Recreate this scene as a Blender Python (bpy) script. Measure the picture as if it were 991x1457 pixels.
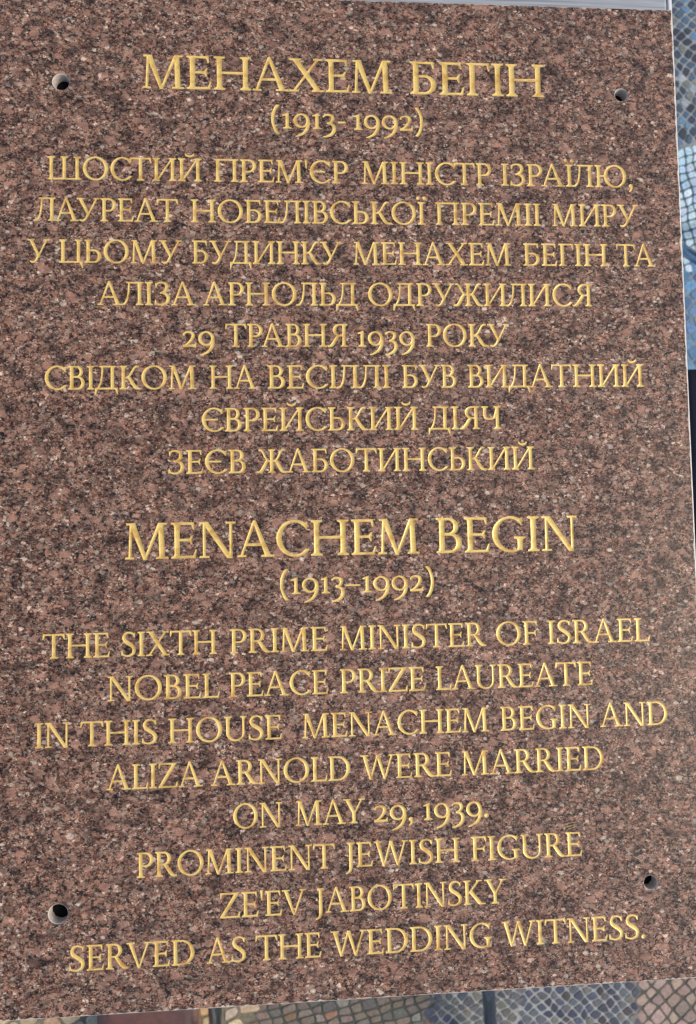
import bpy, bmesh, math, random
import numpy as np
from mathutils import Vector, Matrix
from mathutils.geometry import delaunay_2d_cdt

scene = bpy.context.scene
for o in list(bpy.data.objects): bpy.data.objects.remove(o, do_unlink=True)
R = math.radians
ZT = 0.75                      # height of the plaque's polished face above the paving
U = 0.0006                     # one layout unit of the plaque, metres
THICK = 0.010

# ------------------------------------------------------------------ camera
cam = bpy.data.cameras.new('camera')
cam.sensor_width = 36.0; cam.sensor_fit = 'AUTO'; cam.lens = 26.19
cam.clip_start = 0.01; cam.clip_end = 200
cam.dof.use_dof = True; cam.dof.focus_distance = 0.634; cam.dof.aperture_fstop = 8.0
cam_o = bpy.data.objects.new('camera', cam); scene.collection.objects.link(cam_o)
rx, ux, bx_ = Vector((0.997416, -0.020078, 0.068983)), Vector((0.016528, 0.998528, 0.051652)), Vector((-0.069918, -0.050378, 0.99628))
M = Matrix((rx, ux, bx_)).transposed().to_4x4(); M.translation = Vector((-0.04447, -0.03204, 1.3836))
cam_o.matrix_world = M
scene.camera = cam_o

# ------------------------------------------------------------------ sky, sun, exposure
SUN_EL, SUN_AZ = R(38), R(100)         # azimuth clockwise from +Y
world = bpy.data.worlds.new('World'); scene.world = world; world.use_nodes = True
wn = world.node_tree.nodes; wl = world.node_tree.links
bg = wn['Background']; sky = wn.new('ShaderNodeTexSky'); sky.sky_type = 'NISHITA'; sky.sun_disc = False
sky.sun_elevation = SUN_EL; sky.sun_rotation = SUN_AZ; sky.dust_density = 3.0; sky.air_density = 1.0; sky.ozone_density = 1.0
wl.new(sky.outputs[0], bg.inputs[0]); bg.inputs[1].default_value = 0.09
sun = bpy.data.lights.new('sun', 'SUN'); sun.energy = 1.25; sun.angle = R(30); sun.color = (1.0, 0.84, 0.66)
sun_o = bpy.data.objects.new('sun', sun); scene.collection.objects.link(sun_o)
sd = Vector((math.cos(SUN_EL) * math.sin(SUN_AZ), math.cos(SUN_EL) * math.cos(SUN_AZ), math.sin(SUN_EL)))
sun_o.rotation_euler = sd.to_track_quat('Z', 'Y').to_euler()
sun_o.location = sd * 6
vs = scene.view_settings; vs.view_transform = 'Standard'; vs.look = 'None'; vs.gamma = 1.0; vs.exposure = 0.85
scene.render.engine = 'CYCLES'

# ------------------------------------------------------------------ helpers
def new_mat(name):
    m = bpy.data.materials.new(name); m.use_nodes = True
    return m, m.node_tree.nodes, m.node_tree.links, m.node_tree.nodes['Principled BSDF']
def simple_mat(name, col, rough=.5, metal=0., noise=0., nscale=60., bump=0., spec=.5):
    m, n, l, b = new_mat(name)
    b.inputs['Roughness'].default_value = rough; b.inputs['Metallic'].default_value = metal
    b.inputs['Specular IOR Level'].default_value = spec
    b.inputs['Base Color'].default_value = (*col, 1)
    if noise or bump:
        tc = n.new('ShaderNodeTexCoord'); nz = n.new('ShaderNodeTexNoise'); nz.inputs['Scale'].default_value = nscale; nz.inputs['Detail'].default_value = 6
        l.new(tc.outputs['Object'], nz.inputs['Vector'])
        if noise:
            mr = n.new('ShaderNodeMapRange'); mr.inputs[1].default_value = .3; mr.inputs[2].default_value = .7
            mr.inputs[3].default_value = 1 - noise; mr.inputs[4].default_value = 1 + noise
            l.new(nz.outputs['Fac'], mr.inputs[0])
            mx = n.new('ShaderNodeMix'); mx.data_type = 'RGBA'; mx.blend_type = 'MULTIPLY'; mx.inputs[0].default_value = 1
            mx.inputs[6].default_value = (*col, 1); l.new(mr.outputs[0], mx.inputs[7]); l.new(mx.outputs[2], b.inputs['Base Color'])
        if bump:
            bp = n.new('ShaderNodeBump'); bp.inputs['Strength'].default_value = bump; bp.inputs['Distance'].default_value = .002
            l.new(nz.outputs['Fac'], bp.inputs['Height']); l.new(bp.outputs[0], b.inputs['Normal'])
    return m
def link(o, parent=None):
    scene.collection.objects.link(o)
    if parent is not None: o.parent = parent
    return o
def mesh_obj(name, verts, faces, mat, parent=None, smooth=False, fmat=None):
    me = bpy.data.meshes.new(name); me.from_pydata([tuple(map(float, v)) for v in verts], [], faces)
    for m in (mat if isinstance(mat, (list, tuple)) else [mat]): me.materials.append(m)
    if fmat is not None: me.polygons.foreach_set('material_index', fmat)
    if smooth: me.polygons.foreach_set('use_smooth', [True] * len(me.polygons))
    me.update()
    return link(bpy.data.objects.new(name, me), parent)
def bm_obj(name, bm, mat, parent=None, smooth=False):
    me = bpy.data.meshes.new(name); bmesh.ops.recalc_face_normals(bm, faces=bm.faces); bm.to_mesh(me); bm.free()
    me.materials.append(mat)
    if smooth: me.polygons.foreach_set('use_smooth', [True] * len(me.polygons))
    return link(bpy.data.objects.new(name, me), parent)
def thing(name, label, cat, loc):
    o = bpy.data.objects.new(name, None); o.location = loc; o.empty_display_size = .05; scene.collection.objects.link(o)
    o['label'] = label; o['category'] = cat
    return o
def rbox(bm, c, d, bev=.004, seg=3, rz=0.):
    r = bmesh.ops.create_cube(bm, size=1.0); vs_ = r['verts']
    bmesh.ops.scale(bm, vec=d, verts=vs_)
    if rz: bmesh.ops.rotate(bm, cent=(0, 0, 0), matrix=Matrix.Rotation(rz, 3, 'Z'), verts=vs_)
    bmesh.ops.translate(bm, vec=c, verts=vs_)
    if bev:
        es = list({e for v in vs_ for e in v.link_edges})
        bmesh.ops.bevel(bm, geom=es, offset=bev, segments=seg, affect='EDGES', profile=.5)
def tube(bm, pts, rad, n=16, cap=True):
    pts = [Vector(p) for p in pts]; rings = []
    up_ = Vector((.31, .17, .93)).normalized()
    for i, p in enumerate(pts):
        t = (pts[min(i + 1, len(pts) - 1)] - pts[max(i - 1, 0)]).normalized()
        a = t.cross(up_).normalized(); b = t.cross(a).normalized()
        rings.append([bm.verts.new(p + (a * math.cos(2 * math.pi * k / n) + b * math.sin(2 * math.pi * k / n)) * rad) for k in range(n)])
    for i in range(len(rings) - 1):
        for k in range(n):
            bm.faces.new((rings[i][k], rings[i][(k + 1) % n], rings[i + 1][(k + 1) % n], rings[i + 1][k]))
    if cap: bm.faces.new(rings[0][::-1]); bm.faces.new(rings[-1])
# ------------------------------------------------------------------ materials
def granite(name, polished=True):
    m, n, l, b = new_mat(name)
    tc = n.new('ShaderNodeTexCoord')
    mp = n.new('ShaderNodeMapping'); mp.inputs['Rotation'].default_value = (0, 0, R(-35)); mp.inputs['Scale'].default_value = (1000 * .85, 1000 * 1.15, 1000)
    l.new(tc.outputs['Object'], mp.inputs['Vector'])
    def node(t, **k):
        x = n.new(t)
        for a, v in k.items(): setattr(x, a, v)
        return x
    # wobble the grain outlines
    nz = node('ShaderNodeTexNoise'); nz.inputs['Scale'].default_value = .50; nz.inputs['Detail'].default_value = 5; nz.inputs['Roughness'].default_value = .65
    l.new(mp.outputs[0], nz.inputs['Vector'])
    sc = node('ShaderNodeVectorMath', operation='MULTIPLY_ADD'); sc.inputs[1].default_value = (3.0, 3.0, 3.0)
    l.new(nz.outputs['Color'], sc.inputs[0]); l.new(mp.outputs[0], sc.inputs[2])
    P = sc.outputs[0]
    def vor(scale, rnd=1., feat='F1'):
        v = node('ShaderNodeTexVoronoi', feature=feat); v.inputs['Scale'].default_value = scale; v.inputs['Randomness'].default_value = rnd
        l.new(P, v.inputs['Vector'])
        s = node('ShaderNodeSeparateColor'); l.new(v.outputs['Color'], s.inputs[0])
        return v, s
    def ramp(src, stops, interp='CONSTANT'):
        r = node('ShaderNodeValToRGB'); r.color_ramp.interpolation = interp
        e = r.color_ramp.elements
        while len(e) < len(stops): e.new(.5)
        for k, (p, c) in enumerate(stops): e[k].position = p; e[k].color = (*c, 1) if len(c) == 3 else c
        l.new(src, r.inputs[0]); return r.outputs[0]
    def mix(fac, a, bb, blend='MIX'):
        x = node('ShaderNodeMix', data_type='RGBA', blend_type=blend)
        if isinstance(fac, (int, float)): x.inputs[0].default_value = fac
        else: l.new(fac, x.inputs[0])
        for i, s in ((6, a), (7, bb)):
            if isinstance(s, tuple): x.inputs[i].default_value = (*s, 1)
            else: l.new(s, x.inputs[i])
        return x.outputs[2]
    def math_(op, a, bb=None, c=None):
        x = node('ShaderNodeMath', operation=op)
        for i, s in enumerate((a, bb, c)):
            if s is None: continue
            if isinstance(s, (int, float)): x.inputs[i].default_value = s
            else: l.new(s, x.inputs[i])
        return x.outputs[0]
    DK, BR, PK, OR, GY, LG = (.018, .015, .014), (.125, .066, .048), (.29, .175, .138), (.27, .158, .112), (.22, .185, .16), (.52, .47, .42)
    v1, s1 = vor(.25); v2, s2 = vor(.46); v3, s3 = vor(1.0); v4, s4 = vor(.115)
    # fine dark matrix of mica, quartz and crushed feldspar
    c2 = ramp(s2.outputs[1], [(0, DK), (.30, (.085, .055, .045)), (.48, BR), (.64, PK), (.78, GY), (.955, LG)])
    c3 = ramp(s3.outputs[2], [(0, DK), (.30, BR), (.55, PK), (.70, OR), (.80, GY), (.96, LG)])
    f3 = ramp(s3.outputs[0], [(0, (0, 0, 0)), (.40, (.8,) * 3)])
    c = mix(f3, c2, c3)
    # pink feldspar crystals set in it, each with its own size and tint
    c1 = ramp(s1.outputs[0], [(0, (.17, .10, .078)), (.16, (.29, .19, .155)), (.36, (.36, .245, .20)), (.52, (.27, .175, .138)), (.66, (.25, .155, .125)), (.80, (.30, .265, .24)), (.92, (.52, .48, .44))])
    size = math_('MULTIPLY_ADD', s1.outputs[1], .68, -.12)
    soft = node('ShaderNodeMapRange'); soft.inputs[1].default_value = -.16; soft.inputs[2].default_value = .08; soft.inputs[3].default_value = .85; soft.inputs[4].default_value = 0
    l.new(math_('SUBTRACT', v1.outputs['Distance'], size), soft.inputs[0])
    c = mix(soft.outputs[0], c, c1)
    # large crystals, a few per hand's breadth
    big = math_('GREATER_THAN', s4.outputs[0], .74)
    near = math_('LESS_THAN', v4.outputs['Distance'], math_('MULTIPLY_ADD', s4.outputs[1], .26, .20))
    bigc = ramp(s4.outputs[2], [(0, (.27, .17, .14)), (.45, (.31, .20, .16)), (.68, (.25, .19, .165)), (.84, (.50, .46, .42))])
    c = mix(math_('MULTIPLY', math_('MULTIPLY', big, near), .78), c, bigc)
    # dark biotite clusters and broad tone drift
    n2 = node('ShaderNodeTexNoise'); n2.inputs['Scale'].default_value = .085; n2.inputs['Detail'].default_value = 5; n2.inputs['Roughness'].default_value = .62; l.new(mp.outputs[0], n2.inputs['Vector'])
    tone = ramp(n2.outputs['Fac'], [(.35, (.40, .40, .41)), (.47, (.92, .91, .90)), (.63, (1.45, 1.38, 1.32))], 'LINEAR')
    c = mix(1.0, c, tone, 'MULTIPLY')
    n3 = node('ShaderNodeTexNoise'); n3.inputs['Scale'].default_value = 1.3; n3.inputs['Detail'].default_value = 2; l.new(mp.outputs[0], n3.inputs['Vector'])
    fine = ramp(n3.outputs['Fac'], [(.30, (.58,) * 3), (.5, (1.0,) * 3), (.70, (1.38,) * 3)], 'LINEAR')
    c = mix(1.0, c, fine, 'MULTIPLY')
    c = mix(1.0, c, (1.14, 1.05, .95), 'MULTIPLY')
    b.inputs['Specular IOR Level'].default_value = .4
    if polished:
        l.new(c, b.inputs['Base Color'])
        rr = ramp(n3.outputs['Fac'], [(.3, (.26,) * 3), (.7, (.40,) * 3)], 'LINEAR'); l.new(rr, b.inputs['Roughness'])
    else:
        c = mix(.7, c, (.60, .57, .53)); l.new(c, b.inputs['Base Color']); b.inputs['Roughness'].default_value = .8
        bp = node('ShaderNodeBump'); bp.inputs['Strength'].default_value = .4; bp.inputs['Distance'].default_value = .0006
        l.new(n3.outputs['Fac'], bp.inputs['Height']); l.new(bp.outputs[0], b.inputs['Normal'])
    return m
MAT = {}
MAT['granite'] = granite('polished_granite'); MAT['sawn'] = granite('sawn_granite', False)
def gold_mat():
    m, n, l, b = new_mat('gold_paint')
    tc = n.new('ShaderNodeTexCoord'); nz = n.new('ShaderNodeTexNoise'); nz.inputs['Scale'].default_value = 700; nz.inputs['Detail'].default_value = 4
    l.new(tc.outputs['Object'], nz.inputs['Vector'])
    r = n.new('ShaderNodeValToRGB'); e = r.color_ramp.elements
    e[0].position = .3; e[0].color = (.84, .58, .16, 1); e[1].position = .72; e[1].color = (.95, .71, .25, 1)
    l.new(nz.outputs['Fac'], r.inputs[0])
    nw = n.new('ShaderNodeTexNoise'); nw.inputs['Scale'].default_value = 95; nw.inputs['Detail'].default_value = 3; l.new(tc.outputs['Object'], nw.inputs['Vector'])
    rw = n.new('ShaderNodeValToRGB'); e = rw.color_ramp.elements; e[0].position = .30; e[0].color = (.70, .58, .45, 1); e[1].position = .52; e[1].color = (1, 1, 1, 1)
    l.new(nw.outputs['Fac'], rw.inputs[0]); mw = n.new('ShaderNodeMix'); mw.data_type = 'RGBA'; mw.blend_type = 'MULTIPLY'; mw.inputs[0].default_value = 1
    l.new(r.outputs[0], mw.inputs[6]); l.new(rw.outputs[0], mw.inputs[7]); l.new(mw.outputs[2], b.inputs['Base Color'])
    b.inputs['Metallic'].default_value = .15; b.inputs['Roughness'].default_value = .36
    bp = n.new('ShaderNodeBump'); bp.inputs['Strength'].default_value = .35; bp.inputs['Distance'].default_value = .0004
    l.new(nz.outputs['Fac'], bp.inputs['Height']); l.new(bp.outputs[0], b.inputs['Normal'])
    return m
MAT['gold'] = gold_mat()
MAT['steel'] = simple_mat('dark_blue_steel', (.24, .35, .50), .14, 1.0, .1, 40)
MAT['navy'] = simple_mat('navy_cloth', (.012, .017, .032), .9, 0, .25, 500, .3, .2)
MAT['leather'] = simple_mat('brown_leather', (.15, .078, .066), .38, 0, .2, 90, .15)
MAT['hole_dark'] = simple_mat('hole_black', (.008, .008, .009), 1.0, 0, 0, 60, 0, .1)  # near-black for the added sheet that shows through the bolt holes
MAT['rubber'] = simple_mat('black_rubber', (.02, .02, .02), .7)
def table_mat():
    m, n, l, b = new_mat('brushed_pale_metal')
    tc = n.new('ShaderNodeTexCoord'); mp = n.new('ShaderNodeMapping'); mp.inputs['Scale'].default_value = (9, 420, 1)
    l.new(tc.outputs['Object'], mp.inputs['Vector'])
    nz = n.new('ShaderNodeTexNoise'); nz.inputs['Scale'].default_value = 1; nz.inputs['Detail'].default_value = 5; l.new(mp.outputs[0], nz.inputs['Vector'])
    r = n.new('ShaderNodeValToRGB'); e = r.color_ramp.elements
    e[0].position = .32; e[0].color = (.24, .27, .295, 1); e[1].position = .66; e[1].color = (.50, .53, .56, 1)
    l.new(nz.outputs['Fac'], r.inputs[0]); l.new(r.outputs[0], b.inputs['Base Color'])
    b.inputs['Roughness'].default_value = .45; b.inputs['Metallic'].default_value = .2
    return m
MAT['table'] = table_mat(); MAT['rim'] = simple_mat('pale_table_rim', (.72, .74, .76), .4, .1, .05, 80)
def stone_mat(name, rough, bump):
    m, n, l, b = new_mat(name)
    at = n.new('ShaderNodeAttribute'); at.attribute_name = 'stone_colour'
    tc = n.new('ShaderNodeTexCoord'); nz = n.new('ShaderNodeTexNoise'); nz.inputs['Scale'].default_value = 190; nz.inputs['Detail'].default_value = 5
    l.new(tc.outputs['Object'], nz.inputs['Vector'])
    mr = n.new('ShaderNodeMapRange'); mr.inputs[1].default_value = .3; mr.inputs[2].default_value = .7; mr.inputs[3].default_value = .72; mr.inputs[4].default_value = 1.25
    l.new(nz.outputs['Fac'], mr.inputs[0])
    mx = n.new('ShaderNodeMix'); mx.data_type = 'RGBA'; mx.blend_type = 'MULTIPLY'; mx.inputs[0].default_value = 1
    l.new(at.outputs['Color'], mx.inputs[6]); l.new(mr.outputs[0], mx.inputs[7]); l.new(mx.outputs[2], b.inputs['Base Color'])
    b.inputs['Roughness'].default_value = rough
    bp = n.new('ShaderNodeBump'); bp.inputs['Strength'].default_value = bump; bp.inputs['Distance'].default_value = .002
    l.new(nz.outputs['Fac'], bp.inputs['Height']); l.new(bp.outputs[0], b.inputs['Normal'])
    return m
MAT['stone'] = stone_mat('paving_stone', .62, .25); MAT['mortar'] = stone_mat('mortar', .9, .6)
# ------------------------------------------------------------------ the mosaic paving
rnd = random.Random(7)
# zone: pitch x, pitch y, turn, jitter, stone colours (weighted), mortar colour
ZONES = {
    'navy':  (.0168, .0165, 50, .20, [((.045, .075, .12), 4), ((.065, .12, .19), 4), ((.10, .20, .33), 2.5), ((.03, .045, .07), 4), ((.16, .18, .17), 1.2), ((.34, .29, .20), .5), ((.35, .45, .5), .6)], (.30, .33, .34)),
    'white': (.0175, .0160, 12, .20, [((.50, .68, .80), 6), ((.60, .76, .86), 3), ((.40, .58, .76), 2), ((.50, .45, .40), .5)], (.07, .12, .14)),  # pale stones, with the sky's blue cast put into their colour
    'blue':  (.0235, .0210, 35, .22, [((.085, .22, .42), 5), ((.12, .27, .48), 4), ((.06, .15, .29), 3), ((.28, .31, .32), .8)], (.20, .27, .32)),  # blue of the reflected sky is mixed into these stone colours
    'slate': (.0165, .0150, 42, .27, [((.095, .105, .12), 5), ((.13, .135, .135), 4), ((.06, .072, .10), 3), ((.17, .165, .145), 3)], (.33, .35, .34)),
    'deep':  (.0160, .0158, 38, .25, [((.040, .052, .085), 4), ((.065, .082, .12), 4), ((.10, .115, .135), 3), ((.15, .15, .14), 1.2), ((.05, .045, .05), 1)], (.36, .38, .38)),
    'brick': (.0235, .0150, 12, .22, [((.17, .145, .115), 5), ((.20, .165, .13), 4), ((.25, .155, .10), 1.3), ((.135, .135, .12), 4), ((.25, .23, .20), 1)], (.07, .075, .065)),
    'sand':  (.0330, .0270, 20, .22, [((.52, .42, .27), 5), ((.58, .48, .32), 4), ((.54, .36, .21), 2), ((.44, .39, .29), 2)], (.20, .18, .13)),
    'pink':  (.0225, .0212, 42, .2, [((.34, .25, .21), 5), ((.38, .28, .235), 4), ((.30, .225, .195), 3), ((.10, .17, .26), .18)], (.10, .10, .085)),
}
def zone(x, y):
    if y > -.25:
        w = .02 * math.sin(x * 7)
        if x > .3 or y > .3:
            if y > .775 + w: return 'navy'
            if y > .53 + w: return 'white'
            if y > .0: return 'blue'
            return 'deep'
        return 'slate'
    e = .57 + .16 * (-(y + .88)) - 3.0 * (y + .80) ** 2 * (1 if y > -.8 else 0)
    if x > e + .35: return 'slate'
    if x > e - .01: return 'pink'
    if x > .34 + .25 * (y + .9): return 'deep'
    if x > .185 + .3 * (y + .88): return 'slate'
    if x > -.14 + .2 * (y + .88): return 'brick'
    return 'sand'
def pick(cols):
    t = rnd.random() * sum(w for _, w in cols)
    for c, w in cols:
        t -= w
        if t <= 0: break
    k = rnd.uniform(.82, 1.18)
    return tuple(min(1, v * k * rnd.uniform(.94, 1.06)) for v in c)
X0, X1, Y0, Y1 = -1.25, 1.45, -1.55, 1.65
PV, PF, PC, PM = [], [], [], []
# mortar bed, one small square after another so that each zone keeps its own mortar
G = .03
nx, ny = int((X1 - X0) / G), int((Y1 - Y0) / G)
for i in range(nx + 1):
    for j in range(ny + 1):
        x, y = X0 + i * G, Y0 + j * G
        PV.append((x, y, rnd.uniform(-.0006, .0002))); PC.append(ZONES[zone(x, y)][5])
for i in range(nx):
    for j in range(ny):
        a = i * (ny + 1) + j
        PF.append((a, a + ny + 1, a + ny + 2, a + 1)); PM.append(1)
def add_stone(q, col, h):
    """q: four corners; a low cushion with rounded corners"""
    cx, cy = sum(p[0] for p in q) / 4, sum(p[1] for p in q) / 4
    ringpts = []
    for k in range(4):
        p, a, b2 = q[k], q[k - 1], q[(k + 1) % 4]
        c1, c2 = rnd.uniform(.14, .30), rnd.uniform(.14, .30)
        pa = (p[0] + (a[0] - p[0]) * c1, p[1] + (a[1] - p[1]) * c1); pb = (p[0] + (b2[0] - p[0]) * c2, p[1] + (b2[1] - p[1]) * c2)
        pm = ((pa[0] + pb[0]) * .32 + p[0] * .36, (pa[1] + pb[1]) * .32 + p[1] * .36)
        ringpts += [pa, pm, pb]
    base = len(PV); tx, ty = rnd.uniform(-.03, .03), rnd.uniform(-.03, .03)
    for f, z in ((1.0, -.003), (.98, h * .6), (.90, h)):
        for x, y in ringpts:
            X, Y = cx + (x - cx) * f, cy + (y - cy) * f
            PV.append((X, Y, z + ((X - cx) * tx + (Y - cy) * ty if z > 0 else 0))); PC.append(col)
    for r_ in range(2):
        for k in range(12):
            a, b2 = base + r_ * 12 + k, base + r_ * 12 + (k + 1) % 12
            PF.append((a, b2, b2 + 12, a + 12)); PM.append(0)
    PF.append(tuple(base + 24 + k for k in range(12))); PM.append(0)
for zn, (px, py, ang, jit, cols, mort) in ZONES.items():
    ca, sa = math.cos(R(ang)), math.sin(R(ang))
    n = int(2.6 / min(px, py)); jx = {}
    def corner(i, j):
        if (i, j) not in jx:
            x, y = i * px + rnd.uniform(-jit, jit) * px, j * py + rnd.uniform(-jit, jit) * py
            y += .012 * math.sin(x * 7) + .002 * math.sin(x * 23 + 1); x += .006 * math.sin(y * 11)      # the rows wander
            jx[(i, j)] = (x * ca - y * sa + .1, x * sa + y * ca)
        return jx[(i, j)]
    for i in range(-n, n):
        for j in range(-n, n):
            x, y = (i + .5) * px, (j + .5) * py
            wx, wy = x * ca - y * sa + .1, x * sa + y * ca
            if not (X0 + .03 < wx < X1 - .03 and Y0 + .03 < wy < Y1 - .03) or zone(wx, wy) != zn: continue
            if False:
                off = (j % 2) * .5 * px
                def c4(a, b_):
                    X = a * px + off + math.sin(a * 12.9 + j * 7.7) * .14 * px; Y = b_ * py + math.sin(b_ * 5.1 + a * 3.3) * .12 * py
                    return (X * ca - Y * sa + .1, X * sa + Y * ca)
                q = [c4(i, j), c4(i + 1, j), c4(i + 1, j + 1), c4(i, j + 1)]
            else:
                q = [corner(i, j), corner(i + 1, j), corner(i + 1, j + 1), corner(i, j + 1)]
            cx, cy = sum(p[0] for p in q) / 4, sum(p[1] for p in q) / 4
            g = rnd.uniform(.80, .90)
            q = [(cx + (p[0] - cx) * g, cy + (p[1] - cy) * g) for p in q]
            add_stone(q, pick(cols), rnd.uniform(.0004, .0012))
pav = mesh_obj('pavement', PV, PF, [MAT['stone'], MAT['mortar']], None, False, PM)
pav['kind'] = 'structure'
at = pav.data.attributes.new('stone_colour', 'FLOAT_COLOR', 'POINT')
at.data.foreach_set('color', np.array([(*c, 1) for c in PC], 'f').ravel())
# plain ground further out
me = bpy.data.meshes.new('ground')
gv = [(-30, -30, -.006), (30, -30, -.006), (30, 30, -.006), (-30, 30, -.006)]
gr = mesh_obj('ground', gv, [(0, 1, 2, 3)], simple_mat('grey_ground', (.16, .16, .155), .9, 0, .35, 25, .4))
gr['kind'] = 'structure'
# ------------------------------------------------------------------ lettering
# ---- lettering: every glyph is a list of convex-ish polygons, cap height 100 ----
def rect(x0, y0, x1, y1):
    return [[(x0, y0), (x1, y0), (x1, y1), (x0, y1)]]
def foot(x, w, y, l, r, up=1):
    """bracketed serif on a stem standing at x..x+w; up=1 for a foot, -1 for a head"""
    q = [(x - l, 0), (x + w + r, 0), (x + w + r, 3.4)]
    if r > 0: q += [(x + w + r * .45, 5.0), (x + w + r * .12, 8.0)]
    q += [(x + w, 13), (x, 13)]
    if l > 0: q += [(x - l * .12, 8.0), (x - l * .45, 5.0)]
    q += [(x - l, 3.4)]
    return [[(a, y + up * b) for a, b in q]]
def stem(x, w=13, y0=0, y1=100, b=(9, 9), t=(9, 9)):
    o = rect(x, y0, x + w, y1)
    if b: o += foot(x, w, y0, b[0], b[1], 1)
    if t: o += foot(x, w, y1, t[0], t[1], -1)
    return o
def diag(xa, wa, xb, wb, y0=0, y1=100):
    return [[(xa, y0), (xa + wa, y0), (xb + wb, y1), (xb, y1)]]
def slab_serif(x0, x1, y, up=1, h=4.2):
    return [[(x0, y), (x1, y), (x1 - 1.5, y + up * h), (x0 + 1.5, y + up * h)]]
def arm(x0, x1, y, h=5.6, sx=6.5, up=0, dn=0):
    """thin horizontal bar with a wedge serif at its right end (up / dn = how far it reaches)"""
    o = rect(x0, y, x1 - 1, y + h)
    if up: o += [[(x1 - sx - 6, y), (x1 - 2.0, y), (x1 + 2.2, y + h + up), (x1 - .6, y + h + up), (x1 - sx, y + h)]]
    if dn: o += [[(x1 - sx - 6, y + h), (x1 - .4, y + h), (x1 + .8, y - dn), (x1 - 2, y - dn), (x1 - sx, y)]]
    return o
def strip(A, B):
    return [[A[i], A[i + 1], B[i + 1], B[i]] for i in range(len(A) - 1)]
def ell(cx, cy, rx, ry, a0, a1, n, tilt=0):
    o = []
    for i in range(n + 1):
        a = math.radians(a0 + (a1 - a0) * i / n)
        x, y = rx * math.cos(a), ry * math.sin(a)
        t = math.radians(tilt)
        o.append((cx + x * math.cos(t) - y * math.sin(t), cy + x * math.sin(t) + y * math.cos(t)))
    return o
def ring(cx, cy, rx, ry, tv, th, a0=0, a1=360, n=40, tilt=6):
    return strip(ell(cx, cy, rx, ry, a0, a1, n), ell(cx, cy, rx - tv, ry - th, a0 - tilt, a1 - tilt, n, tilt))
def bowl(x0, yt, yb, xr, tv=13, th=5.6, xs=None, n=18):
    ry = (yt - yb) / 2
    if xs is None: xs = max(x0 + 2, xr - ry * 1.12)
    m = (yt + yb) / 2
    A = [(x0, yt)] + ell(xs, m, xr - xs, ry, 90, -90, n) + [(x0, yb)]
    B = [(x0, yt - th)] + ell(xs, m, xr - xs - tv, ry - th, 90, -90, n) + [(x0, yb + th)]
    return strip(A, B)
def pen(P, Wd, n=5):
    pts, ws = [], []
    N = len(P)
    for i in range(N - 1):
        p0, p1, p2, p3 = P[max(i - 1, 0)], P[i], P[i + 1], P[min(i + 2, N - 1)]
        for k in range(n + (i == N - 2)):
            t = k / n
            f = lambda a, b, c, d: .5 * (2 * b + (c - a) * t + (2 * a - 5 * b + 4 * c - d) * t * t + (3 * b - a - 3 * c + d) * t ** 3)
            pts.append((f(p0[0], p1[0], p2[0], p3[0]), f(p0[1], p1[1], p2[1], p3[1])))
            ws.append(Wd[i] + (Wd[i + 1] - Wd[i]) * t)
    A, B = [], []
    for i, (x, y) in enumerate(pts):
        xa, ya = pts[max(i - 1, 0)]; xb, yb = pts[min(i + 1, len(pts) - 1)]
        dx, dy = xb - xa, yb - ya; L = math.hypot(dx, dy) or 1
        A.append((x - dy / L * ws[i] / 2, y + dx / L * ws[i] / 2)); B.append((x + dy / L * ws[i] / 2, y - dx / L * ws[i] / 2))
    return strip(A, B)
def mir(g, w): return [[(w - x, y) for x, y in p] for p in g]
def mov(g, dx, dy=0): return [[(x + dx, y + dy) for x, y in p] for p in g]
def dot(cx, cy, r): return [ell(cx, cy, r, r, 0, 330, 11)]

def glyph_A():
    return (diag(7, 5.5, 43.5, 7.5, 0, 100) + diag(78, 15, 43.5, 7.5, 0, 101) + [[(43.5, 100), (51, 100), (49.5, 103), (46.5, 103)]]
            + rect(22, 31, 76, 37) + slab_serif(-1, 24, 0) + slab_serif(66, 103, 0))
def glyph_B(): return stem(9, b=(9, 0), t=(9, 0)) + bowl(9, 100, 51, 62, 12.5) + bowl(9, 55.5, 0, 70, 13.5)
def glyph_BE(): return stem(9, b=(9, 0), t=(9, 0)) + arm(9, 66, 94.4, dn=15) + bowl(9, 58, 0, 72, 13.5)
def glyph_SOFT(): return stem(9, b=(9, 0), t=(9, 9)) + bowl(9, 57, 0, 72, 13.5)
def glyph_C():
    g = ring(52, 50, 52, 52, 14, 5.5, 43, 318, 34)
    g += [[(80, 93), (86.5, 96.5), (85.5, 76), (83.0, 76), (79, 86)]]
    g += [[(78, 6), (91, 17), (89.5, 19), (76, 13.5)]]
    return g
def glyph_IE(): return glyph_C() + rect(10, 47.5, 66, 53.5)
def glyph_G():
    g = ring(52, 50, 52, 52, 14, 5.5, 47, 292, 32)
    g += [[(78, 94), (84.5, 97), (83.5, 77), (81, 77), (77, 87)]]
    g += stem(72, 13, 4, 42, None, (10, 9)) + [[(71, 2), (85, 6), (85, 16), (71, 9)]]
    return g
def glyph_D(): return stem(9, b=(9, 0), t=(9, 0)) + bowl(9, 100, 0, 93, 14, 5.6, 40, 26)
def glyph_E(): return stem(9, b=(9, 0), t=(9, 0)) + arm(9, 62, 94.4, dn=14) + arm(9, 56, 48, up=9, dn=9) + arm(9, 67, 0, up=17)
def glyph_F(): return stem(9, t=(9, 0)) + arm(9, 63, 94.4, dn=15) + arm(9, 56, 47, up=9, dn=9)
def glyph_GHE(): return stem(9, t=(9, 0)) + arm(9, 64, 94.4, dn=18)
def glyph_H(): return stem(9) + stem(84) + rect(15, 48, 90, 54)
def glyph_I(): return stem(10)
def glyph_YI(): return stem(10) + dot(2.5, 119, 7) + dot(30.5, 119, 7)
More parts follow.
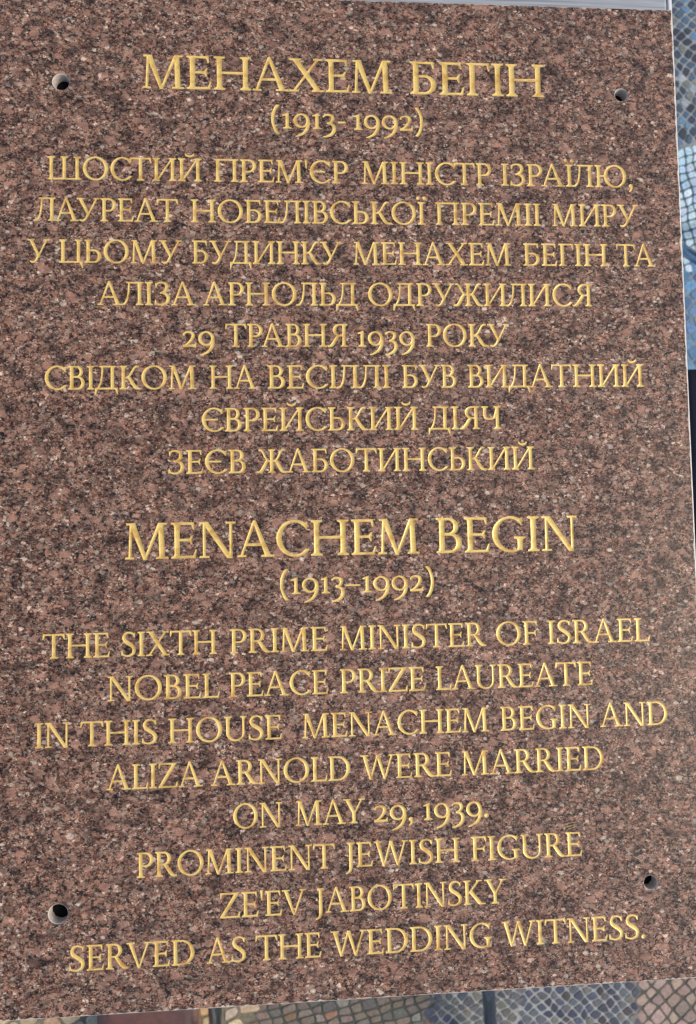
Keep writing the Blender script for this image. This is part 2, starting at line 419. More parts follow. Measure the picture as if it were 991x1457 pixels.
def glyph_J(): return stem(17, 13, 2, 100, None, (9, 9)) + pen([(23.5, 14), (23.2, -2), (19, -15), (9, -23), (1, -26)], [13, 12.5, 9.5, 5.5, 3])
def glyph_K():
    return (stem(9) + diag(20, 8, 66, 8, 46, 100) + [[(24, 52), (36, 62), (83, 4), (92, 0), (70, 0)]] + slab_serif(58, 85, 100, -1) + slab_serif(70, 99, 0))
def glyph_KA():
    return (stem(9) + pen([(21, 49), (36, 52), (49, 68), (60, 88), (70, 97), (80, 97)], [6, 6.5, 7, 7, 6.5, 5])
            + pen([(30, 52), (41, 47), (54, 26), (68, 7), (80, 2.5), (92, 2.5)], [8, 11, 13.5, 12.5, 7, 4.5]))
def glyph_L(): return stem(9, b=(9, 0)) + arm(9, 66, 0, up=18)
def glyph_EL():
    return (rect(32, 94.4, 82, 100) + stem(72, 13, t=(0, 9)) + slab_serif(22, 40, 100, -1)
            + pen([(34.5, 97), (33, 60), (27, 26), (17, 7), (6, 2), (-1, 2.5)], [6.5, 6.5, 6.5, 7.5, 6.5, 4]))
def glyph_DE():
    return (rect(28, 94.4, 84, 100) + stem(70, 13, 0, 100, None, (0, 9)) + slab_serif(22, 36, 100, -1) + pen([(34, 97), (33, 66), (28, 32), (19, 10), (14, 2)], [6, 6, 6, 6.5, 7])
            + rect(4, 0, 98, 6) + [[(4, 6), (2, -22), (4.5, -22), (14, 0), (14, 6)]] + [[(98, 6), (100, -22), (97.5, -22), (88, 0), (88, 6)]])
def glyph_M():
    return (diag(9, 6, 13, 6.5) + diag(94, 13.5, 91, 13.5) + diag(50, 9, 11, 15.5, -2, 100) + diag(50.5, 6.5, 91, 8, -2, 100)
            + slab_serif(0, 24, 0) + slab_serif(84, 118, 0) + slab_serif(3, 22, 100, -1) + slab_serif(94, 115, 100, -1))
def glyph_N():
    return (rect(10, 0, 16.2, 100) + rect(84, -2, 90.2, 100) + diag(77, 13.2, 8, 15.5, -2, 100)
            + slab_serif(0, 27, 0) + slab_serif(0, 20, 100, -1) + slab_serif(73, 101, 100, -1))
def glyph_I2(): return stem(9) + stem(80) + diag(20, 7, 76, 7, 8, 92)
def glyph_I2B(): return glyph_I2() + pen([(33, 122), (38, 114), (51, 110), (64, 114), (69, 122)], [3.5, 6, 8, 6, 3.5])
def glyph_O(): return ring(54, 50, 54, 52, 14, 5.5)
def glyph_PE(): return stem(9, t=(9, 0)) + stem(80, t=(0, 9)) + rect(15, 94.4, 86, 100)
def glyph_P(): return stem(9, b=(9, 10), t=(9, 0)) + bowl(9, 100, 43, 68, 13.5)
def glyph_R():
    return (stem(9, t=(9, 0)) + bowl(9, 100, 46, 65, 13.5)
            + pen([(38, 50), (48, 38), (61, 18), (72, 6), (82, 2.5), (90, 2.5)], [9, 12.5, 13.5, 11.5, 6.5, 4]))
def glyph_YA(): return mir(glyph_R(), 84)
def glyph_S():
    g = pen([(56, 91), (46, 96.5), (34, 98.5), (20, 94), (12, 80), (17, 65), (31, 54.5), (46, 44.5), (56, 31), (53, 13), (39, 3.5), (25, 1.5), (11, 5), (5, 9)],
            [5, 5.5, 6, 9, 12, 14, 14.5, 14.5, 13.5, 11, 7, 5.5, 5.5, 5])
    return g + [[(54, 94), (60, 97), (58.5, 79), (56, 79), (52.5, 88)]] + [[(7, 6), (1.5, 3.5), (2, 24), (4.5, 24), (9, 11)]]
def glyph_T():
    return (stem(39.5, t=None) + rect(4, 94.4, 87, 100) + [[(1, 100), (14, 100), (9, 94.4), (1.8, 78), (-1, 78)]]
            + [[(91, 100), (78, 100), (83, 94.4), (90.2, 78), (93, 78)]])
def glyph_U():
    return (rect(10, 30, 23, 100) + foot(10, 13, 100, 9, 9, -1) + rect(79, 30, 86, 100) + foot(79, 7, 100, 10, 9, -1)
            + strip(ell(48, 32, 38, 34, 180, 360, 22), ell(51, 32, 28, 28, 180, 360, 22)))
def glyph_V():
    return diag(46, 7, 7, 15, -2, 100) + diag(47, 6, 84, 6.5, -2, 100) + slab_serif(-1, 32, 100, -1) + slab_serif(73, 101, 100, -1)
def glyph_W():
    return (diag(38, 8, 8, 15, -2, 100) + diag(39, 6.5, 69, 6.5, -2, 100) + diag(98, 8, 66, 14, -2, 100) + diag(99, 6.5, 131, 6.5, -2, 100)
            + slab_serif(-1, 32, 100, -1) + slab_serif(121, 147, 100, -1))
def glyph_X():
    return diag(76, 16, 8, 16) + diag(8, 6.5, 81, 7) + slab_serif(-1, 26, 0) + slab_serif(65, 101, 0) + slab_serif(0, 34, 100, -1) + slab_serif(70, 97, 100, -1)
def glyph_Y():
    return stem(41, 13, 0, 46, t=None) + diag(41, 13, 7, 15.5, 42, 100) + diag(47, 7, 80, 7, 42, 100) + slab_serif(-1, 32, 100, -1) + slab_serif(69, 97, 100, -1)
def glyph_U2():
    return (diag(44, 12, 7, 15, 30, 100) + diag(47.5, 7, 84, 6.5, 30, 100) + slab_serif(-1, 32, 100, -1) + slab_serif(73, 99, 100, -1)
            + pen([(51.5, 36), (42, 15), (32, 4), (22, 1.5), (12, 5)], [10, 8, 7, 7, 4.5]))
def glyph_Z():
    return (diag(2, 14, 62, 16, 4, 96) + rect(5, 94.4, 78, 100) + rect(2, 0, 80, 5.6) + [[(3, 100), (14, 100), (9, 94.4), (5.6, 79), (3, 79)]]
            + [[(82, 0), (68, 0), (75, 5.6), (80.5, 22), (83.5, 22)]])
def glyph_ZE():
    g = pen([(6, 90), (17, 97), (31, 98), (46, 92), (51, 78), (45, 62), (31, 54), (22, 53)], [5, 5.5, 6, 10, 13, 11, 7, 5.5])
    g += pen([(22, 53), (36, 52), (51, 44), (57, 28), (50, 10), (34, 2), (18, 2), (4, 7)], [5.5, 7, 11, 13.5, 12, 7, 5.5, 5])
    return g + [[(8, 93), (2.5, 96), (3.5, 77), (6, 77), (10, 88)]] + [[(6, 5), (0, 2), (.5, 22), (3, 22), (8, 11)]]
def glyph_ZHE():
    k = mov(glyph_KA(), 44); k = k[0:3] + k[3:]
    arms = pen([(21, 49), (34, 52), (46, 68), (56, 88), (65, 97), (74, 97)], [6, 6.5, 7, 7, 6.5, 5]) + pen([(28, 52), (38, 47), (50, 26), (62, 7), (73, 2.5), (84, 2.5)], [8, 11, 13.5, 12.5, 7, 4.5])
    return stem(60) + mov(arms, 50) + mir(mov(arms, 50), 133)
def glyph_TSE():
    return (stem(9, b=(9, 0)) + stem(76, b=(0, 4)) + rect(15, 0, 96, 5.6) + [[(99, 5.6), (101, -23), (98.5, -23), (88, 0), (88, 5.6)]])
def glyph_CHE(): return stem(66) + stem(9, 13, 58, 100, None, (9, 9)) + pen([(15.5, 62), (19, 50), (34, 44), (52, 46), (70, 54)], [13, 11, 7, 6, 6])
def glyph_SHA(): return stem(9, b=(9, 0)) + stem(64.5, b=(0, 0)) + stem(120, b=(0, 9)) + rect(15, 0, 126, 5.6)
def glyph_YU(): return stem(9) + rect(15, 48, 46, 54) + mov(ring(50, 50, 50, 52, 14, 5.5), 40)
def glyph_1(): return rect(13, 0, 25, 66) + foot(13, 12, 0, 11, 11, 1) + [[(0, 57), (0, 60.5), (22, 69), (25, 69), (25, 60), (13, 58)]]
def glyph_2(): return (pen([(5, 50), (10, 60), (25, 64.5), (41, 60), (45, 46), (36, 28), (20, 12), (7, 4)], [8, 6, 6, 10, 12.5, 10, 7, 7])
                       + rect(3, 0, 54, 8.6) + [[(57, 0), (44, 0), (50, 8.6), (54, 17), (57, 17)]])
def glyph_3(): return (pen([(2, 55), (12, 63), (26, 64.5), (40, 58), (43, 45), (34, 31), (19, 26)], [5, 6, 7, 11, 12, 9, 5])
                       + pen([(19, 26), (36, 23), (47, 11), (47, -8), (36, -24), (18, -33), (2, -35.5)], [5, 9, 12.5, 13, 11.5, 7.5, 3.5]))
def glyph_9(): return (ring(33, 36, 33, 31.5, 12.5, 6, 0, 360, 34, 12)
                       + pen([(60, 42), (60.5, 20), (55, -2), (42, -20), (24, -31), (8, -36)], [11, 12.5, 12, 10, 6.5, 3]))
def glyph_lp(): return strip(ell(44, 40, 43, 75, 118, 242, 22), ell(62, 40, 50, 76, 122, 238, 22))
def glyph_rp(): return mir(glyph_lp(), 36)
def glyph_hy(): return rect(2, 28, 33, 34.5)
def glyph_en(): return rect(0, 29, 56, 34.5)
def glyph_comma(): return dot(10, 6, 8) + pen([(13.5, 8), (14.5, -2), (10, -13), (2, -20)], [8, 8, 6, 2.5])
def glyph_dot(): return dot(8, 7, 8.2)
def glyph_ap(): return [[(1, 104), (11, 104), (8.2, 66), (3.8, 66)]]
# char -> (function, left ink limit, right ink limit, side bearings)
RS, SR, DG = 5.5, 4.5, 1.0       # round, serif, diagonal bearings
GL = {}
for ch, fn, x0, x1, l, r in [
    ('A', glyph_A, -1, 103, DG, DG), ('B', glyph_B, 0, 70, SR, RS), ('C', glyph_C, 0, 91, RS, 2), ('D', glyph_D, 0, 93, SR, RS), ('E', glyph_E, 0, 69, SR, 4),
    ('F', glyph_F, 0, 64, SR, 3), ('G', glyph_G, 0, 94, RS, 3), ('H', glyph_H, 0, 106, SR, SR), ('I', glyph_I, 1, 32, SR, SR), ('J', glyph_J, 1, 39, 0, SR),
    ('K', glyph_K, 0, 99, SR, 0), ('L', glyph_L, 0, 68, SR, 2), ('M', glyph_M, 0, 118, 3, SR), ('N', glyph_N, 0, 101, SR, 3), ('O', glyph_O, 0, 108, RS, RS),
    ('P', glyph_P, 0, 68, SR, 4), ('R', glyph_R, 0, 90, SR, -2), ('S', glyph_S, 1, 63, 5, 5), ('T', glyph_T, -1, 93, 2, 2), ('U', glyph_U, 1, 95, SR, SR),
    ('V', glyph_V, -1, 101, DG, DG), ('W', glyph_W, -1, 147, DG, DG), ('X', glyph_X, -1, 101, 1, 1), ('Y', glyph_Y, -1, 97, DG, DG), ('Z', glyph_Z, 2, 83, 4, 4),
    ('Б', glyph_BE, 0, 72, SR, RS), ('Г', glyph_GHE, 0, 65, SR, 3), ('Д', glyph_DE, 2, 100, 2, 3), ('Є', glyph_IE, 0, 91, RS, 2), ('Ж', glyph_ZHE, -1, 134, 0, 0),
    ('З', glyph_ZE, 0, 63, 5, RS), ('И', glyph_I2, 0, 102, SR, SR), ('Й', glyph_I2B, 0, 102, SR, SR), ('Ї', glyph_YI, 1, 32, SR, SR), ('К', glyph_KA, 0, 92, SR, 0),
    ('Л', glyph_EL, -1, 94, 0, SR), ('П', glyph_PE, 0, 102, SR, SR), ('У', glyph_U2, -1, 99, DG, DG), ('Ц', glyph_TSE, 0, 101, SR, 3), ('Ч', glyph_CHE, 0, 88, SR, SR),
    ('Ш', glyph_SHA, 0, 142, SR, SR), ('Ь', glyph_SOFT, 0, 72, SR, RS), ('Ю', glyph_YU, 0, 140, SR, RS), ('Я', glyph_YA, -6, 84, 0, SR),
    ('1', glyph_1, 0, 36, 6, 4), ('2', glyph_2, 2, 57, 5, 5), ('3', glyph_3, 2, 54, 4, 5), ('9', glyph_9, 0, 67, 5, 5), ('(', glyph_lp, 1, 36, 5, 5), (')', glyph_rp, 0, 35, 5, 5),
    ('-', glyph_hy, 2, 33, 5, 5), ('–', glyph_en, 0, 56, 5, 5), (',', glyph_comma, 2, 18, 6, 4), ('.', glyph_dot, 0, 16, 6, 4), ("'", glyph_ap, 1, 11, 5, 5)]:
    GL[ch] = (fn, x0, x1, l, r)
for cyr, lat in zip('АВЕІМНОРСТХ', 'ABEIMHOPCTX'): GL[cyr] = GL[lat]
KERN = {('Л', 'А'): -7, ('Т', 'А'): -9, ('А', 'У'): -11, ('Р', 'А'): -9, ('А', 'Т'): -8, ('Г', 'І'): 0, ('К', 'У'): -6, ('A', 'Y'): -11, ('A', 'T'): -8, ('L', 'A'): 0, ('S', 'T'): -4, ('С', 'Т'): -12,
        ('T', 'H'): -1, ('R', 'V'): -5, ('W', 'E'): -2, ('A', 'U'): -4, ('R', 'A'): 0, ('E', 'V'): -4, ('P', 'E'): 0, ('У', 'Д'): -8, ('О', 'М'): 0, ('І', 'Л'): -8, ('Е', 'Л'): -6, ('О', 'Л'): -6, ('А', 'Л'): -8, ('Ї', 'Л'): -8, ('И', 'Л'): -6, ('Д', 'А'): -3,
        ('И', 'Д'): -4, ('О', 'Д'): -4, ('І', 'Д'): -4, ('Ь', 'Д'): -6, ('X', 'T'): -1, ('К', 'О'): -4, ('Т', 'Р'): -1, ('K', 'Y'): -4, ('Л', 'Л'): -8, ('R', 'N'): 0, ('У', 'Ж'): -6}
def layout(text):
    """ink positions: list of (char, x of glyph origin), total ink width"""
    x, out = 0.0, []
    for i, ch in enumerate(text):
        fn, x0, x1, l, r = GL[ch]
        if i: x += l + KERN.get((text[i - 1], ch), 0)
        out.append((ch, x - x0)); x += (x1 - x0)
        end = x
        x += r
    return out, end
# ------------------------------------------------------------------ the plaque
UL, UR, VT, VB = -487.0, 509.2, -757.0, 672.4        # slab edges, layout units (v runs down)
HOLES = [(-398.4, -621.3), (424.5, -621.3), (-402.8, 536.2), (421.8, 536.2)]
HOLE_R = [12.4, 10.4, 13.6, 10.6]
plaque = thing('memorial_plaque', 'red brown speckled granite memorial plaque with gilded Ukrainian and English inscription and four bolt holes', 'plaque', (0, 0, ZT - THICK))
OZ = THICK                                          # face height in the plaque's own space
def grow(p, d):
    """a small polygon with every side pushed out by d"""
    q = [p[i] for i in range(len(p)) if math.hypot(p[i][0] - p[i - 1][0], p[i][1] - p[i - 1][1]) > .02]
    if len(q) < 3: return p
    a = sum(q[i - 1][0] * q[i][1] - q[i][0] * q[i - 1][1] for i in range(len(q)))
    if a < 0: q = q[::-1]
    o = []
    for i in range(len(q)):
        x0, y0 = q[i - 1]; x1, y1 = q[i]; x2, y2 = q[(i + 1) % len(q)]
        l1, l2 = math.hypot(x1 - x0, y1 - y0), math.hypot(x2 - x1, y2 - y1)
        n1, n2 = ((y1 - y0) / l1, -(x1 - x0) / l1), ((y2 - y1) / l2, -(x2 - x1) / l2)
        k = d / max(.45, 1 + n1[0] * n2[0] + n1[1] * n2[1])
        o.append((x1 + (n1[0] + n2[0]) * k, y1 + (n1[1] + n2[1]) * k))
    return o
def union(polys):
    """union of overlapping polygons -> list of boundary loops"""
    V, F = [], []
    for p in polys:
        p = grow(p, .85)
        a = sum(p[i][0] * p[(i + 1) % len(p)][1] - p[(i + 1) % len(p)][0] * p[i][1] for i in range(len(p)))
        if abs(a) < .02: continue
        b = len(V); V += [Vector(q) for q in p]; ids = list(range(b, b + len(p)))
        F.append(ids if a > 0 else ids[::-1])
    vo, eo, fo, _, _, of = delaunay_2d_cdt(V, [], F, 0, 1e-4, True)
    inside = [f for f, o in zip(fo, of) if o]
    nxt, cnt = {}, set()
    for f in inside:
        for k in range(len(f)): cnt.add((f[k], f[(k + 1) % len(f)]))
    for a, b in cnt:
        if (b, a) not in cnt: nxt.setdefault(a, []).append(b)
    loops = []
    while nxt:
        a0 = next(iter(nxt)); loop = [a0]; prev = None; cur = a0
        while True:
            opts = nxt[cur]
            if len(opts) == 1 or prev is None: b = opts.pop()
            else:                                   # pinch point: take the sharpest right turn
                d0 = vo[cur] - vo[prev]
                b = min(opts, key=lambda q: math.atan2(d0.x * (vo[q] - vo[cur]).y - d0.y * (vo[q] - vo[cur]).x, d0.dot(vo[q] - vo[cur])))
                opts.remove(b)
            if not nxt[cur]: del nxt[cur]
            if b == a0: break
            loop.append(b); prev, cur = cur, b
        pts = [(vo[i].x, vo[i].y) for i in loop]
        ch = True
        while ch and len(pts) > 6:                   # drop needless points
            ch = False; out = []; k = 0; N = len(pts)
            while k < N:
                p, q, r_ = pts[k - 1] if not out or k == 0 else out[-1], pts[k], pts[(k + 1) % N]
                L_ = math.hypot(r_[0] - p[0], r_[1] - p[1]) or 1e-9
                dd = abs((q[0] - p[0]) * (r_[1] - p[1]) - (q[1] - p[1]) * (r_[0] - p[0])) / L_
                if dd < .10 or math.hypot(q[0] - p[0], q[1] - p[1]) < .35: ch = True
                else: out.append(q)
                k += 1
            if len(out) < 4: break
            pts = out
        if len(pts) > 2: loops.append(pts)
    return loops
SLOPE, DMAX = .36, 1.35                               # the V-cut, in cap units
_cache = {}
def glyph_geo(ch):
    """outline loops and the engraved floor of one glyph (cap units)"""
    if ch in _cache: return _cache[ch]
    loops = union(GL[ch][0]())
    V = [Vector(p) for lp in loops for p in lp]; E = []; b = 0
    for lp in loops: E += [(b + k, b + (k + 1) % len(lp)) for k in range(len(lp))]; b += len(lp)
    P = np.array([p for lp in loops for p in lp]); A = P[[e[0] for e in E]]; B = P[[e[1] for e in E]]
    def dist(Q):
        d = B - A; L2 = (d ** 2).sum(1); t = np.clip(((Q[:, None, :] - A) * d).sum(2) / L2, 0, 1)
        return np.sqrt((((A + t[..., None] * d) - Q[:, None, :]) ** 2).sum(2)).min(1)
    def inside(Q):
        y1, y2 = A[:, 1], B[:, 1]; c = (y1 > Q[:, None, 1]) != (y2 > Q[:, None, 1])
        xi = A[:, 0] + (Q[:, None, 1] - y1) / np.where(y2 == y1, 1, y2 - y1) * (B[:, 0] - A[:, 0])
        return (c & (Q[:, None, 0] < xi)).sum(1) % 2 == 1
    st = 2.3
    lo, hi = P.min(0), P.max(0)
    gx, gy = np.meshgrid(np.arange(lo[0], hi[0], st), np.arange(lo[1], hi[1], st * .87))
    gx[1::2] += st / 2
    Q = np.stack([gx.ravel(), gy.ravel()], 1)
    d = dist(Q); keep = inside(Q) & (d > 1.0); Q, d = Q[keep], d[keep]
    nb = len(V); V += [Vector(q) for q in Q]
    vo, eo, fo, _, _, _ = delaunay_2d_cdt(V, E, [], 0, 1e-4, True)
    VO = np.array([(v.x, v.y) for v in vo])
    T = np.array(fo); T = T[inside(VO[T].mean(1))]
    z = -np.minimum(dist(VO) * SLOPE, DMAX); z[dist(VO) < .05] = 0
    _cache[ch] = (loops, VO, z, T)
    return _cache[ch]
LINES = [
    (-615.7, 49, [('МЕНАХЕМ', -283.8, 77.3), ('БЕГІН', 105.1, 305.3)]),
    (-559.8, 33, [('(1913-', -100.1, 7.9), ('1992)', 19.8, 122.2)]),
    (-479.1, 33, [('ШОСТИЙ', -416.6, -201.4), ("ПРЕМ'ЄР", -183.0, 9.9), ('МІНІСТР', 30.2, 222.3), ('ІЗРАЇЛЮ,', 237.4, 436.6)]),
    (-419.1, 33, [('ЛАУРЕАТ', -436.0, -235.1), ('НОБЕЛІВСЬКОЇ', -216.5, 121.7), ('ПРЕМІІ', 137.6, 294.4), ('МИРУ', 312.0, 443.4)]),
    (-358.9, 33, [('У', -444.5, -414.4), ('ЦЬОМУ', -400.6, -230.2), ('БУДИНКУ', -215.5, -2.0), ('МЕНАХЕМ', 15.4, 247.7), ('БЕГІН', 266.7, 393.4), ('ТА', 407.7, 466.2)]),
    (-298.4, 33, [('АЛІЗА', -348.1, -211.0), ('АРНОЛЬД', -200.5, 20.6), ('ОДРУЖИЛИСЯ', 35.9, 367.9)]),
    (-238.3, 33, [('29', -229.7, -185.3), ('ТРАВНЯ', -169.9, 4.1), ('1939', 19.3, 102.0), ('РОКУ', 119.1, 241.1)]),
    (-178.1, 33, [('СВІДКОМ', -420.4, -211.6), ('НА', -192.6, -126.3), ('ВЕСІЛЛІ', -110.7, 64.8), ('БУВ', 82.5, 161.1), ('ВИДАТНИЙ', 178.7, 441.4)]),
    (-117.2, 33, [('ЄВРЕЙСЬКИЙ', -204.0, 103.7), ('ДІЯЧ', 119.1, 225.2)]),
    (-57.7, 33, [('ЗЕЄВ', -251.1, -143.7), ('ЖАБОТИНСЬКИЙ', -128.3, 272.5)]),
    (60.7, 49.5, [('MENACHEM', -311.3, 101.3), ('BEGIN', 126.3, 332.6)]),
    (114.3, 33, [('(1913–1992)', -97.6, 120.8)]),
    (194.5, 33, [('THE', -423.4, -333.2), ('SIXTH', -317.3, -186.9), ('PRIME', -168.4, -32.6), ('MINISTER', -15.1, 194.1), ('OF', 209.4, 269.2), ('ISRAEL', 284.6, 435.5)]),
    (254.6, 33, [('NOBEL', -336.0, -183.7), ('PEACE', -170.1, -32.8), ('PRIZE', -15.7, 104.8), ('LAUREATE', 120.6, 348.2)]),
    (314.7, 33, [('IN', -433.0, -386.9), ('THIS', -372.8, -269.8), ('HOUSE', -254.0, -98.5), ('MENACHEM', -69.8, 194.3), ('BEGIN', 211.8, 343.2), ('AND', 357.0, 456.9)]),
    (374.8, 33, [('ALIZA', -337.9, -208.3), ('ARNOLD', -197.1, -4.3), ('WERE', 10.5, 139.1), ('MARRIED', 154.1, 359.8)]),
    (434.2, 33, [('ON', -166.8, -99.6), ('MAY', -80.9, 15.2), ('29,', 28.3, 82.6), ('1939.', 98.2, 190.1)]),
    (493.9, 33, [('PROMINENT', -297.8, -27.5), ('JEWISH', -12.9, 147.5), ('FIGURE', 164.5, 323.5)]),
    (553.5, 33, [("ZE'EV", -186.1, -68.4), ('JABOTINSKY', -55.5, 211.8)]),
    (612.7, 33, [('SERVED', -388.2, -221.8), ('AS', -205.1, -152.5), ('THE', -138.8, -49.2), ('WEDDING', -35.6, 189.9), ('WITNESS.', 204.3, 411.0)]),
]
loops_all, glyph_loops = [], []
for v, cap, words in LINES:
    VV, FF, nb = [], [], 0
    for text, ul, ur in words:
        lay, wd = layout(text)
        k = cap / 100.0; kx = (ur - ul) / wd
        for ch, x in lay:
            lp, VO, z, T = glyph_geo(ch)
            X = (ul + (VO[:, 0] + x) * kx) * U; Y = (-v + VO[:, 1] * k) * U
            VV.append(np.stack([X, Y, OZ + z * k * U], 1)); FF.append(T + nb); nb += len(VO)
            glyph_loops.append([[(ul + (a + x) * kx, -v + b * k) for a, b in l_] for l_ in lp]); loops_all += glyph_loops[-1]
    VV, FF = np.concatenate(VV), np.concatenate(FF)
    mesh_obj('inscription_line', VV, FF.tolist(), MAT['gold'], plaque, True)
# the stone: polished face with the lettering cut out, sawn edges, drilled holes
CH = 1.1                                             # chamfer, layout units
def circle(u, v, r, n=40): return [(u + r * math.cos(2 * math.pi * k / n), -v + r * math.sin(2 * math.pi * k / n)) for k in range(n)]
hole_loops = [circle(u, v, r_) for (u, v), r_ in zip(HOLES, HOLE_R)]
def edge_run(a, b, n):
    return [(a[0] + (b[0] - a[0]) * k / n, a[1] + (b[1] - a[1]) * k / n) for k in range(n)]
rc = random.Random(3)
def outline(inset, n, rough):
    c = [(UL + inset, -VB + inset), (UR - inset, -VB + inset), (UR - inset, -VT - inset), (UL + inset, -VT - inset)]
    o = []
    for k in range(4):
        run = edge_run(c[k], c[(k + 1) % 4], n)
        for i, (x, y) in enumerate(run):
            w = rough * max(0, rc.gauss(.15, .55)) if i else 0
            o.append((x + (w if k == 3 else -w if k == 1 else 0), y + (w if k == 0 else -w if k == 2 else 0)))
    return o
NE = 220
rim_in, rim_out = outline(CH, NE, 1.7), outline(0, NE, 0)
sv, se = [], []
for lp in [rim_in] + hole_loops + loops_all:
    b = len(sv); sv += [Vector(p) for p in lp]; se += [(b + k, b + (k + 1) % len(lp)) for k in range(len(lp))]
vo, eo, fo, ov, oe, _ = delaunay_2d_cdt(sv, se, [], 0, 1e-4, True)
VOA = np.array([(p.x, p.y) for p in vo]); CEN = np.array([VOA[list(f)].mean(0) for f in fo])
def in_loops(Q, loops):
    c = np.zeros(len(Q), int)
    for lp in loops:
        A = np.array(lp); B = np.roll(A, -1, 0); y1, y2 = A[:, 1], B[:, 1]
        k = (y1 > Q[:, None, 1]) != (y2 > Q[:, None, 1])
        xi = A[:, 0] + (Q[:, None, 1] - y1) / np.where(y2 == y1, 1, y2 - y1) * (B[:, 0] - A[:, 0])
        c += (k & (Q[:, None, 0] < xi)).sum(1)
    return c % 2 == 1
gone = ~in_loops(CEN, [rim_in])
for grp in [[h] for h in hole_loops] + glyph_loops:
    P = np.concatenate([np.array(l) for l in grp]); lo, hi = P.min(0), P.max(0)
    idx = np.nonzero(((CEN >= lo) & (CEN <= hi)).all(1))[0]
    gone[idx[in_loops(CEN[idx], grp)]] = True
SV = [(p.x * U, p.y * U, OZ) for p in vo]; SF = [tuple(f) for i, f in enumerate(fo) if not gone[i]]; SM = [0] * len(SF)
def ring_band(la, za, lb, zb, m):
    b = len(SV); n = len(la)
    SV.extend([(x * U, y * U, za) for x, y in la]); SV.extend([(x * U, y * U, zb) for x, y in lb])
    for k in range(n): SF.append((b + k, b + n + k, b + n + (k + 1) % n, b + (k + 1) % n)); SM.append(m)
ring_band(rim_in, OZ, rim_out, OZ - CH * U, 1)
ring_band(rim_out, OZ - CH * U, rim_out, 0, 1)
for h, (u, v), HR in zip(hole_loops, HOLES, HOLE_R):
    ring_band(h, OZ, circle(u, v, HR - .9), OZ - .9 * U, 1); ring_band(circle(u, v, HR - .9), OZ - .9 * U, circle(u, v, HR - .9), 0, 1)
b = len(SV); SV += [(x * U, y * U, 0) for x, y in rim_out]
bv = [Vector(p) for p in rim_out]; be = [(k, (k + 1) % len(rim_out)) for k in range(len(rim_out))]
for (u, v), HR in zip(HOLES, HOLE_R):
    q = len(bv); c = circle(u, v, HR - .9); bv += [Vector(p) for p in c]; be += [(q + k, q + (k + 1) % len(c)) for k in range(len(c))]
vo2, _, fo2, _, _, _ = delaunay_2d_cdt(bv, be, [], 0, 1e-4, True)
q = len(SV); SV += [(p.x * U, p.y * U, 0) for p in vo2]
for f in fo2:
    c = sum((vo2[i] for i in f), Vector((0, 0))) / len(f)
    if all((c - Vector((u, -v))).length > HR - 1.2 for (u, v), HR in zip(HOLES, HOLE_R)): SF.append(tuple(q + i for i in f[::-1])); SM.append(1)
mesh_obj('stone_slab', SV, SF, [MAT['granite'], MAT['sawn']], plaque, False, SM)
# a smear of gold paint and a pale scratch on the polished face
def sliver(name, runs, mat, w=.9):
    V, F = [], []
    for (u0, v0), (u1, v1) in runs:
        L_ = math.hypot(u1 - u0, v1 - v0); nx_, ny_ = -(v1 - v0) / L_ * w / 2, (u1 - u0) / L_ * w / 2; b = len(V)
        for t, k in ((0, .15), (.35, 1), (.7, .8), (1, .15)):
            u, v = u0 + (u1 - u0) * t, v0 + (v1 - v0) * t
            V.append(((u + nx_ * k) * U, -(v + ny_ * k) * U, OZ + .00006)); V.append(((u - nx_ * k) * U, -(v - ny_ * k) * U, OZ + .00006))
        for i in range(3): F.append((b + 2 * i, b + 2 * i + 1, b + 2 * i + 3, b + 2 * i + 2))
    return mesh_obj(name, V, F, mat, plaque)
sliver('gold_smear', [((289, 455), (323, 449)), ((296, 450), (319, 446)), ((301, 457), (312, 454.5))], simple_mat('thin_gold_smear', (.42, .29, .10), .5, .1, .2, 300))
sliver('scratch', [((387, 489), (398, 497)), ((397, 498), (411, 505)), ((404, 492), (409, 489))], simple_mat('scratched_granite', (.5, .45, .38), .8))
# ------------------------------------------------------------------ the table under the plaque
tb = thing('folding_table', 'pale brushed metal table top on dark tubular crossed legs, holding the granite plaque', 'table', (0, 0, 0))
TZ = ZT - THICK - .003
bm = bmesh.new(); rbox(bm, (.0065, .135, TZ - .011), (.605, .99, .022), .003); bm_obj('table_top', bm, MAT['table'], tb)
for x in (.3111, -.2981):
    bm = bmesh.new(); rbox(bm, (x, .135, TZ - .0105), (.004, .985, .0216), .0012); bm_obj('edge_trim', bm, MAT['rim'], tb)
bm = bmesh.new(); rbox(bm, (0.004, .025, TZ + .0014), (.56, .80, .0026), 0); bm_obj('added_dark_pad', bm, MAT['hole_dark'], tb)  # dark sheet added under the slab so the bolt holes look black
for (xa, ya, za), (xb, yb, zb) in (((-.170, .30, .70), (-.1915, -.985, .013)), ((.090, .30, .70), (.2955, -.985, .013)),
                                  ((-.155, -.28, .70), (-.175, 1.0, .013)), ((.255, -.28, .70), (.285, 1.0, .013))):
    bm = bmesh.new(); tube(bm, [(xa + (xb - xa) * t, ya + (yb - ya) * t, za + (zb - za) * t) for t in (0, .25, .5, .75, 1)], .0112, 24)
    lg = bm_obj('leg', bm, MAT['steel'], tb, True)
    bm = bmesh.new(); d = (Vector((xb, yb, zb)) - Vector((xa, ya, za))).normalized()
    tube(bm, [Vector((xb, yb, zb)) - d * .03, Vector((xb, yb, zb)) + d * .004], .0128, 20); bm_obj('foot_cap', bm, MAT['rubber'], lg, True)
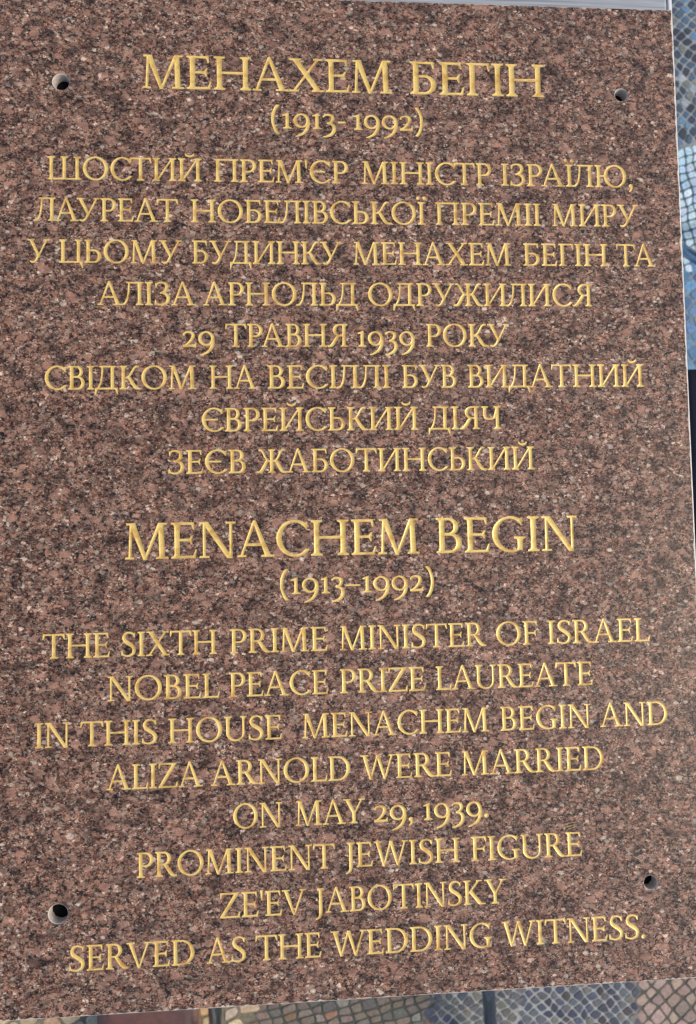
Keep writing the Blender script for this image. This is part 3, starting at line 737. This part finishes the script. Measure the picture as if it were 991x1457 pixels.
# ------------------------------------------------------------------ stool at the right
st = thing('camping_stool', 'low stool with navy cloth seat and dark shiny tubular legs beside the plaque', 'stool', (.64, .07, 0))
ox, oy = .64, .07
bm = bmesh.new(); rbox(bm, (.655 - ox, .0755 - oy, .40), (.335, .262, .028), .011, 4); bm_obj('seat', bm, MAT['navy'], st, True)
for pts in (((.80, .19, .385), (.62, .60, .012)), ((.53, .19, .385), (.80, .60, .012)), ((.80, -.04, .385), (.60, -.33, .012)), ((.53, -.04, .385), (.80, -.33, .012))):
    bm = bmesh.new(); a, b = Vector(pts[0]), Vector(pts[1]); o3 = Vector((ox, oy, 0))
    tube(bm, [a - o3 + (b - a) * t for t in (0, .5, 1)], .0095, 20); bm_obj('leg', bm, MAT['steel'], st, True)
# ------------------------------------------------------------------ brown bag at the lower left
bg_ = thing('leather_bag', 'smooth brown leather bag on the paving beneath the plaque\'s lower left edge', 'bag', (-.311, -.86, 0))
def pillow(bm, cx, cy, z0, z1, hx, hy, n=36, m=10, p=3.2):
    rings = []
    for j in range(m + 1):
        t = j / m; z = z0 + (z1 - z0) * t; s = (1 - abs(2 * t - 1) ** 3.2) ** (1 / 3.2) * .22 + .78 if 0 < t < 1 else .70
        rings.append([bm.verts.new((cx + hx * s * math.copysign(abs(math.cos(a)) ** (2 / p), math.cos(a)), cy + hy * s * math.copysign(abs(math.sin(a)) ** (2 / p), math.sin(a)), z))
                      for a in (2 * math.pi * k / n for k in range(n))])
    for j in range(m):
        for k in range(n): bm.faces.new((rings[j][k], rings[j][(k + 1) % n], rings[j + 1][(k + 1) % n], rings[j + 1][k]))
    bm.faces.new(rings[0][::-1]); bm.faces.new(rings[-1])
bm = bmesh.new(); pillow(bm, 0, 0, 0.002, .06, .0865, .15); bm_obj('bag_body', bm, MAT['leather'], bg_, True)
bm = bmesh.new(); tube(bm, [(.02, -.13 + .12 * t, .060 + .035 * math.sin(math.pi * t)) for t in [k / 12 for k in range(13)]], .006, 12); bm_obj('handle', bm, MAT['leather'], bg_, True)
